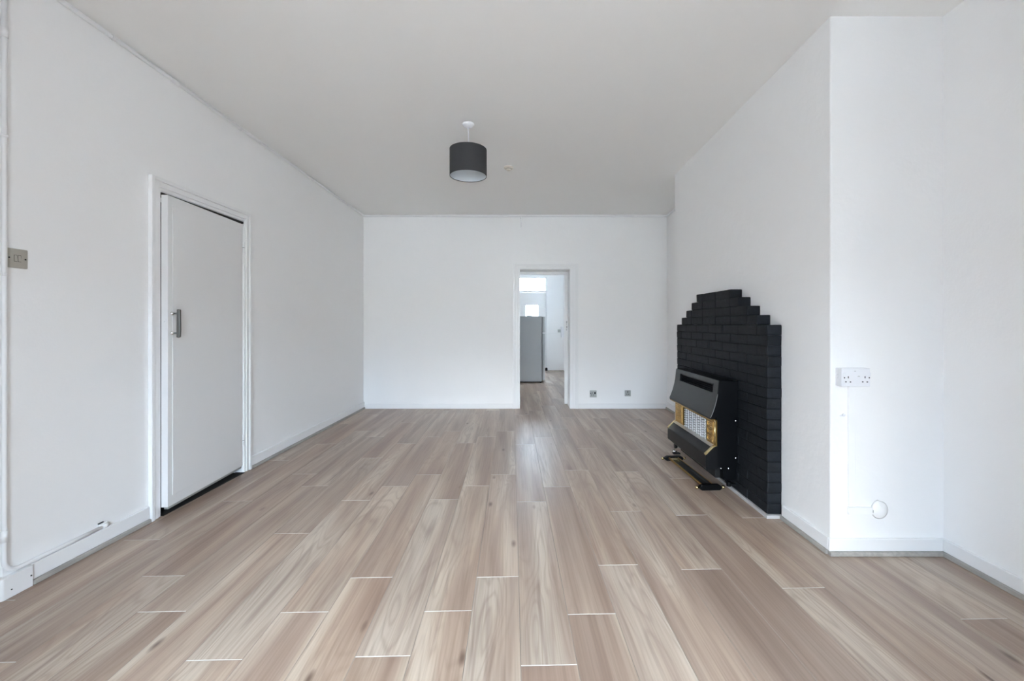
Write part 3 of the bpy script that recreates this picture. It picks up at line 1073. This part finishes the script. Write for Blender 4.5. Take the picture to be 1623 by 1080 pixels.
for k in range(3):
    a = k * 2.094 + 0.3
    add_tube(bm, [(0.02 * math.cos(a), 0.02 * math.sin(a), z1 - 0.012), ((R - 0.005) * math.cos(a), (R - 0.005) * math.sin(a), z1 - 0.006)], 0.0015, 6)
add_lathe(bm, [(0.018, z1 - 0.014), (0.022, z1 - 0.014), (0.022, z1 - 0.011), (0.018, z1 - 0.011)], (0, 0, 0), 'z', 20, closed=True)
obj('spider', bm, M['plastic'], sh)
bm = bmesh.new()
add_lathe(bm, [(0.0001, z1 - 0.05), (0.016, z1 - 0.05), (0.018, z1 - 0.01), (0.012, z1 + 0.006), (0.0001, z1 + 0.008)], (0, 0, 0), 'z', 20)
obj('lamp_holder', bm, M['plastic'], pl)

sy = 4.307
sx_, sz = (806.2 - 830.5) * sy / FPX, ceil_z(sy)
sd = empty('heat_detector', (sx_, sy, sz))
thing(sd, 'small round cream fire detector on the ceiling beyond the pendant lamp', 'detector')
bm = bmesh.new()
add_lathe(bm, [(0.0001, 0), (0.047, 0), (0.047, -0.012), (0.043, -0.016), (0.0001, -0.016)], (0, 0, 0), 'z', 32)
obj('detector_base', bm, M['cream'], sd, autosmooth=True)
bm = bmesh.new()
add_lathe(bm, [(0.0001, -0.016), (0.024, -0.016), (0.026, -0.020), (0.020, -0.034), (0.0001, -0.036)], (0, 0, 0), 'z', 24)
obj('sensor', bm, M['cream'], sd, autosmooth=True)
bm = bmesh.new()
add_lathe(bm, [(0.0265, -0.018), (0.030, -0.018), (0.030, -0.022), (0.0265, -0.022)], (0, 0, 0), 'z', 24, closed=True)
obj('sensor_slot', bm, M['nickel'], sd)

# ------------------------------------------------------------------ conduit
CR = 0.0105
cd = empty('ceiling_conduit', (XL, 3.6, 2.7))
thing(cd, 'white painted conduit running round the room just below the ceiling', 'conduit')
zc = lambda y: ceil_z(y) - 0.027
yb_ = YB - CR - 0.001
xl = XL + CR + 0.001
xa_ = XA - CR - 0.001
pts = [(xl, y, zc(y) + 0.0025 * math.sin(y * 3.1)) for y in [0.9 + 0.25 * i for i in range(20)]]
pts += [(xl, yb_ - 0.05, zc(6)), (xl + 0.02, yb_ - 0.015, zc(6)), (xl + 0.06, yb_, zc(6))]
for i in range(17):
    x = -2.0 + i * 0.24
    pts.append((x, yb_, zc(6.06) + 0.004 * math.sin(x * 2.3) - 0.001 * x))
pts += [(xa_ - 0.05, yb_, zc(6.05)), (xa_ - 0.012, yb_ - 0.015, zc(6.05)), (xa_, yb_ - 0.05, zc(6.03)), (xa_, 5.3, zc(5.3)), (xa_, 4.6, zc(4.6))]
bm = bmesh.new()
add_tube(bm, pts, CR, 12)
under(obj('pipe', bm, M['conduit']), cd)
for y, l, rr in ((2.78, 0.05, 0.0145), (2.36, 0.015, 0.0135), (3.43, 0.015, 0.0135), (4.6, 0.015, 0.0135), (5.5, 0.015, 0.0135)):
    bm = bmesh.new()
    zz = zc(y) + 0.0025 * math.sin(y * 3.1)
    add_tube(bm, [(xl, y - l / 2, zz), (xl, y + l / 2, zz)], rr, 14)
    under(obj('coupling' if l > 0.02 else 'saddle', bm, M['conduit']), cd)
bm = bmesh.new()
add_tube(bm, [(-0.042, YB - 0.008, 2.722), (-0.040, YB - 0.0075, 2.62), (-0.040, YB - 0.0075, 2.565)], 0.007, 10)
under(obj('drop_stub', bm, M['conduit']), cd)
bm = bmesh.new()
add_tube(bm, [(-0.042, YB - 0.0095, 2.722), (-0.042, YB - 0.0095, 2.690)], 0.010, 10)
under(obj('tee_socket', bm, M['conduit']), cd)

# corner conduit dropping to the floor and turning along the skirting
cc = empty('corner_conduit', (-2.2635, 1.869, 0.1))
thing(cc, 'white painted conduit dropping down the left corner and bending along the skirting', 'conduit')
cx0, cy0, r0 = -2.2645, 1.869, 0.0095
pts = [(cx0, cy0, 2.80), (cx0, cy0, 2.0), (cx0, cy0, 1.2), (cx0, cy0, 0.4), (cx0, cy0, 0.165)]
pts += arc((cy0 + 0.055, 0.165), 0.055, math.pi, 1.5 * math.pi, 8, lambda a, b: (cx0, a, b))[1:]
pts += [(cx0, 2.10, 0.1095), (cx0, 2.32, 0.1105)]
bm = bmesh.new()
add_tube(bm, pts, r0, 12)
under(obj('pipe', bm, M['conduit']), cc)
for z, l, rr in ((0.275, 0.05, 0.0122), (2.47, 0.04, 0.0122), (2.02, 0.012, 0.0122)):
    bm = bmesh.new()
    add_tube(bm, [(cx0, cy0, z - l / 2), (cx0, cy0, z + l / 2)], rr, 14)
    under(obj('coupling' if l > 0.02 else 'saddle', bm, M['conduit']), cc)
bm = bmesh.new()
add_box(bm, -2.42, cx0 + 0.011, 1.857, 1.8715, 1.411, 1.425, 0.002)
under(obj('bracket', bm, M['conduit']), cc)
bm = bmesh.new()
add_tube(bm, [(cx0, 2.30, 0.1105), (cx0, 2.335, 0.1108)], 0.0125, 12)
add_box(bm, XL + 0.0005, cx0, 2.29, 2.335, 0.110, 0.128, 0.002)
under(obj('end_cap', bm, M['conduit']), cc)
bm = bmesh.new()
add_box(bm, XL + 0.0006, XL + 0.005, 2.288, 2.318, 0.129, 0.135, 0.001)
under(obj('gap', bm, M['hole'], label='dark gap above the conduit end'), cc)

cb2 = empty('white_cable', (-2.30, 1.862, 0.2))
thing(cb2, 'thin white cable hanging beside the corner conduit', 'cable')
bm = bmesh.new()
pts = [(-2.300, 1.866, 0.098), (-2.292, 1.860, 0.17), (-2.280, 1.856, 0.24), (-2.2795, 1.854, 0.27), (-2.288, 1.856, 0.30), (-2.31, 1.862, 0.36), (-2.34, 1.866, 0.42)]
add_tube(bm, pts, 0.003, 8)
under(obj('cable', bm, M['plastic']), cb2)

# ------------------------------------------------------------------ switch on the left wall
ls = empty('light_switch', (XL, 1.9195, 1.494))
thing(ls, 'two-gang light switch with a dull beige metal plate on the left wall', 'switch')
bm = bmesh.new()
add_box(bm, 0.0006, 0.008, -0.0415, 0.0415, -0.043, 0.043, 0.003)
obj('plate', bm, M['nickel'], ls)
for y in (-0.0065, 0.0085):
    bm = bmesh.new()
    add_box(bm, 0.0076, 0.0084, y - 0.0062, y + 0.0062, -0.0145, 0.0145)
    o = obj('rocker_gap', bm, M['hole'], ls)
    bm = bmesh.new()
    add_prism(bm, [(0.0078, -0.0132), (0.0105, -0.0132), (0.0090, 0.0132), (0.0078, 0.0132)], 'xz', y - 0.0048, y + 0.0052, 0.0006, 1)
    obj('rocker', bm, M['nickel'], o)
for y, z in ((-0.0305, 0.001), (0.0315, -0.001)):
    bm = bmesh.new()
    add_lathe(bm, [(0.0001, 0), (0.0032, 0), (0.0032, 0.0008), (0.0001, 0.001)], (0.0079, y, z), 'x', 12)
    obj('screw', bm, M['hole'], ls)

# ------------------------------------------------------------------ sockets on the back wall


def wall_socket(x, z, w, label, switched):
    o = empty('wall_socket', (x, YB, z))
    thing(o, label, 'socket', 'steel sockets low on the back wall')
    h = w / 2
    bm = bmesh.new()
    add_box(bm, -h, h, -0.010, -0.0006, -h, h, 0.003)
    obj('plate', bm, M['steel'], o)
    dx = -0.012 if switched else 0.0
    bm = bmesh.new()
    add_box(bm, dx - 0.004, dx + 0.004, -0.0112, -0.0098, 0.006, 0.032 if not switched else 0.022)
    obj('earth_slot', bm, M['hole'], o)
    for s in (-1, 1):
        bm = bmesh.new()
        add_box(bm, dx + s * 0.013 - 0.006, dx + s * 0.013 + 0.006, -0.0112, -0.0098, -0.018, -0.010)
        obj('pin_slot', bm, M['hole'], o)
    if switched:
        bm = bmesh.new()
        add_box(bm, 0.014, 0.036, -0.013, -0.0095, 0.000, 0.026, 0.001)
        obj('rocker', bm, M['hole'], o)
        bm = bmesh.new()
        add_box(bm, -0.040, -0.028, -0.0112, -0.0098, 0.002, 0.016, 0.0004)
        obj('indicator', bm, M['hole'], o)


wall_socket(0.981, 0.2095, 0.097, 'larger grey metal wall socket, nearer the kitchen doorway', True)
wall_socket(1.471, 0.2190, 0.085, 'smaller grey metal wall socket, nearer the chimney breast', False)

# ------------------------------------------------------------------ double socket, trunking, junction dome on the right return wall
ds = empty('double_socket', (1.694, YB0, 0.927))
thing(ds, 'white surface-mounted double socket on the right-hand return wall', 'socket')
bm = bmesh.new()
t = bmesh.new()
add_box(t, -0.0735, 0.0735, -0.036, -0.0006, -0.046, 0.046, 0.003)
merge(bm, t)
obj('back_box', bm, M['plastic'], ds)
bm = bmesh.new()
add_box(bm, -0.0742, 0.0742, -0.0455, -0.0362, -0.0465, 0.0465, 0.003)
obj('face_plate', bm, M['plastic'], ds)
pin = lambda u, v: ((u - 392) * 0.000312, (310 - v) * 0.000312)
for u, v, w, h, n in ((267, 305, 0.0042, 0.0105, 'earth_slot'), (541, 305, 0.0042, 0.0105, 'earth_slot'), (228, 381, 0.0068, 0.0052, 'pin_slot'),
                      (303, 383, 0.0068, 0.0048, 'pin_slot'), (503, 381, 0.0068, 0.0052, 'pin_slot'), (578, 383, 0.0068, 0.0052, 'pin_slot'),
                      (205, 313, 0.0055, 0.0065, 'switch_mark'), (611, 313, 0.0055, 0.0065, 'switch_mark')):
    x, z = pin(u, v)
    bm = bmesh.new()
    add_box(bm, x - w / 2, x + w / 2, -0.0462, -0.0452, z - h / 2, z + h / 2, 0.0003, 1)
    obj(n, bm, M['hole'], ds)
for u, v, w in ((205, 330, 0.020), (611, 330, 0.020)):
    x, z = pin(u, v)
    bm = bmesh.new()
    add_box(bm, x - 0.0075, x + 0.0075, -0.0475, -0.0453, z + 0.012, z + 0.030, 0.001)
    obj('rocker', bm, M['plastic'], ds)
for u, v, w in ((378, 205, 0.010), (440, 290, 0.012)):
    x, z = pin(u, v)
    bm = bmesh.new()
    add_box(bm, x - w / 2, x + w / 2, -0.0459, -0.0453, z - 0.0012, z + 0.0012)
    obj('printed_mark', bm, M['steel'], ds)
for z in (-0.004, 0.010):
    bm = bmesh.new()
    add_lathe(bm, [(0.0001, 0), (0.004, 0), (0.004, -0.0006), (0.0001, -0.0008)], (-0.0734, -0.018, z), 'x', 12)
    obj('knockout', bm, M['plastic'], ds)

tr = empty('cable_trunking', (1.70, YB0, 0.55))
thing(tr, 'white painted cable trunking below the double socket, turning to the right', 'trunking')
bm = bmesh.new()
add_box(bm, 1.6835, 1.719, YB0 - 0.012, YB0 - 0.0006, 0.252, 0.8795, 0.002)
under(obj('vertical_run', bm, M['wall']), tr)
bm = bmesh.new()
add_box(bm, 1.6825, 1.806, YB0 - 0.016, YB0 - 0.0006, 0.213, 0.2505, 0.002)
under(obj('horizontal_run', bm, M['wall']), tr)
bm = bmesh.new()
add_box(bm, 1.8062, 1.809, YB0 - 0.014, YB0 - 0.0006, 0.222, 0.236)
under(obj('open_end', bm, M['hole']), tr)
jd = empty('junction_dome', (1.851, YB0, 0.232))
thing(jd, 'white painted-over round junction box at the end of the trunking', 'junction box')
bm = bmesh.new()
add_lathe(bm, [(0.0001, -0.017), (0.012, -0.0163), (0.022, -0.0138), (0.031, -0.0092), (0.038, -0.0042), (0.045, -0.0008), (0.0001, -0.0008)], (0, 0, 0), 'y', 32)
for v in bm.verts:
    v.co.z *= 1.05
    if v.co.x < 0 and v.co.z > 0:
        v.co.z *= 1.15
obj('cover', bm, M['wall'], jd)
cl = empty('wall_plug', (1.662, YB0, 0.727))
thing(cl, 'tiny white plug stub on the return wall left of the trunking', 'plug')
bm = bmesh.new()
add_lathe(bm, [(0.0001, -0.014), (0.005, -0.013), (0.006, -0.0006), (0.0001, -0.0006)], (0, 0, 0), 'y', 12)
add_box(bm, -0.018, 0.004, -0.006, -0.0006, -0.007, -0.002, 0.001)
obj('stub', bm, M['plastic'], cl)

# ------------------------------------------------------------------ kitchen things
fr = empty('fridge_freezer', (0.12, 9.05, 0))
thing(fr, 'silver grey fridge freezer standing sideways beyond the kitchen doorway', 'fridge')
bm = bmesh.new()
add_box(bm, -0.20, 0.365, 8.77, 9.32, 0.022, 1.360, 0.006)
under(obj('cabinet', bm, M['fridge']), fr)
for z0, z1 in ((0.045, 1.010), (1.026, 1.352)):
    bm = bmesh.new()
    add_box(bm, 0.377, 0.428, 8.77, 9.32, z0, z1, 0.008)
    under(obj('fridge_door', bm, M['fridge']), fr)
bm = bmesh.new()
add_box(bm, 0.3655, 0.3765, 8.785, 9.31, 0.05, 1.35)
under(obj('door_seal', bm, M['fridge_dark']), fr)
bm = bmesh.new()
add_box(bm, 0.3775, 0.425, 8.775, 9.315, 1.0105, 1.0255)
under(obj('door_gap', bm, M['plastic']), fr)
bm = bmesh.new()
for x in (-0.17, 0.34):
    for y in (8.80, 9.29):
        add_tube(bm, [(x, y, 0.0008), (x, y, 0.023)], 0.018, 10)
add_box(bm, -0.19, 0.37, 8.785, 9.30, 0.012, 0.0215)
under(obj('plinth', bm, M['matt_black']), fr)
bm = bmesh.new()
add_box(bm, 0.05, 0.17, 8.80, 8.92, 1.3605, 1.376, 0.006)
under(obj('top_hinge_cover', bm, M['fridge']), fr)

o = box_obj('socket_box', (0.872, 0.945, KY1 - 0.04, KY1 - 0.0006, 0.985, 1.062), M['steel'], bevel=0.003)
thing(o, 'small pale socket box on the kitchen end wall', 'socket')
bm = bmesh.new()
add_box(bm, 0.952, KX1 - 0.001, KY1 - 0.13, KY1 - 0.0006, 0.86, 1.135, 0.004)
o = obj('meter_box', bm, M['plastic'])
thing(o, 'pale grey box in the corner of the kitchen end wall', 'box')
bm = bmesh.new()
add_box(bm, 0.606, 0.870, KY1 - 0.012, KY1 - 0.0006, 0.955, 0.97, 0.002)
o = obj('dado_strip', bm, M['gloss'])
struct(o, 'thin ledge line on the kitchen end wall')
o.name = 'trim_2'
bm = bmesh.new()
add_lathe(bm, [(0.0001, 0.0008), (0.03, 0.0008), (0.034, 0.02), (0.03, 0.06), (0.022, 0.075), (0.0001, 0.078)], (0.575, KY1 - 0.06, 0), 'z', 20)
o = obj('door_stop', bm, M['matt_black'])
thing(o, 'small black door stop at the foot of the kitchen back door', 'door stop')
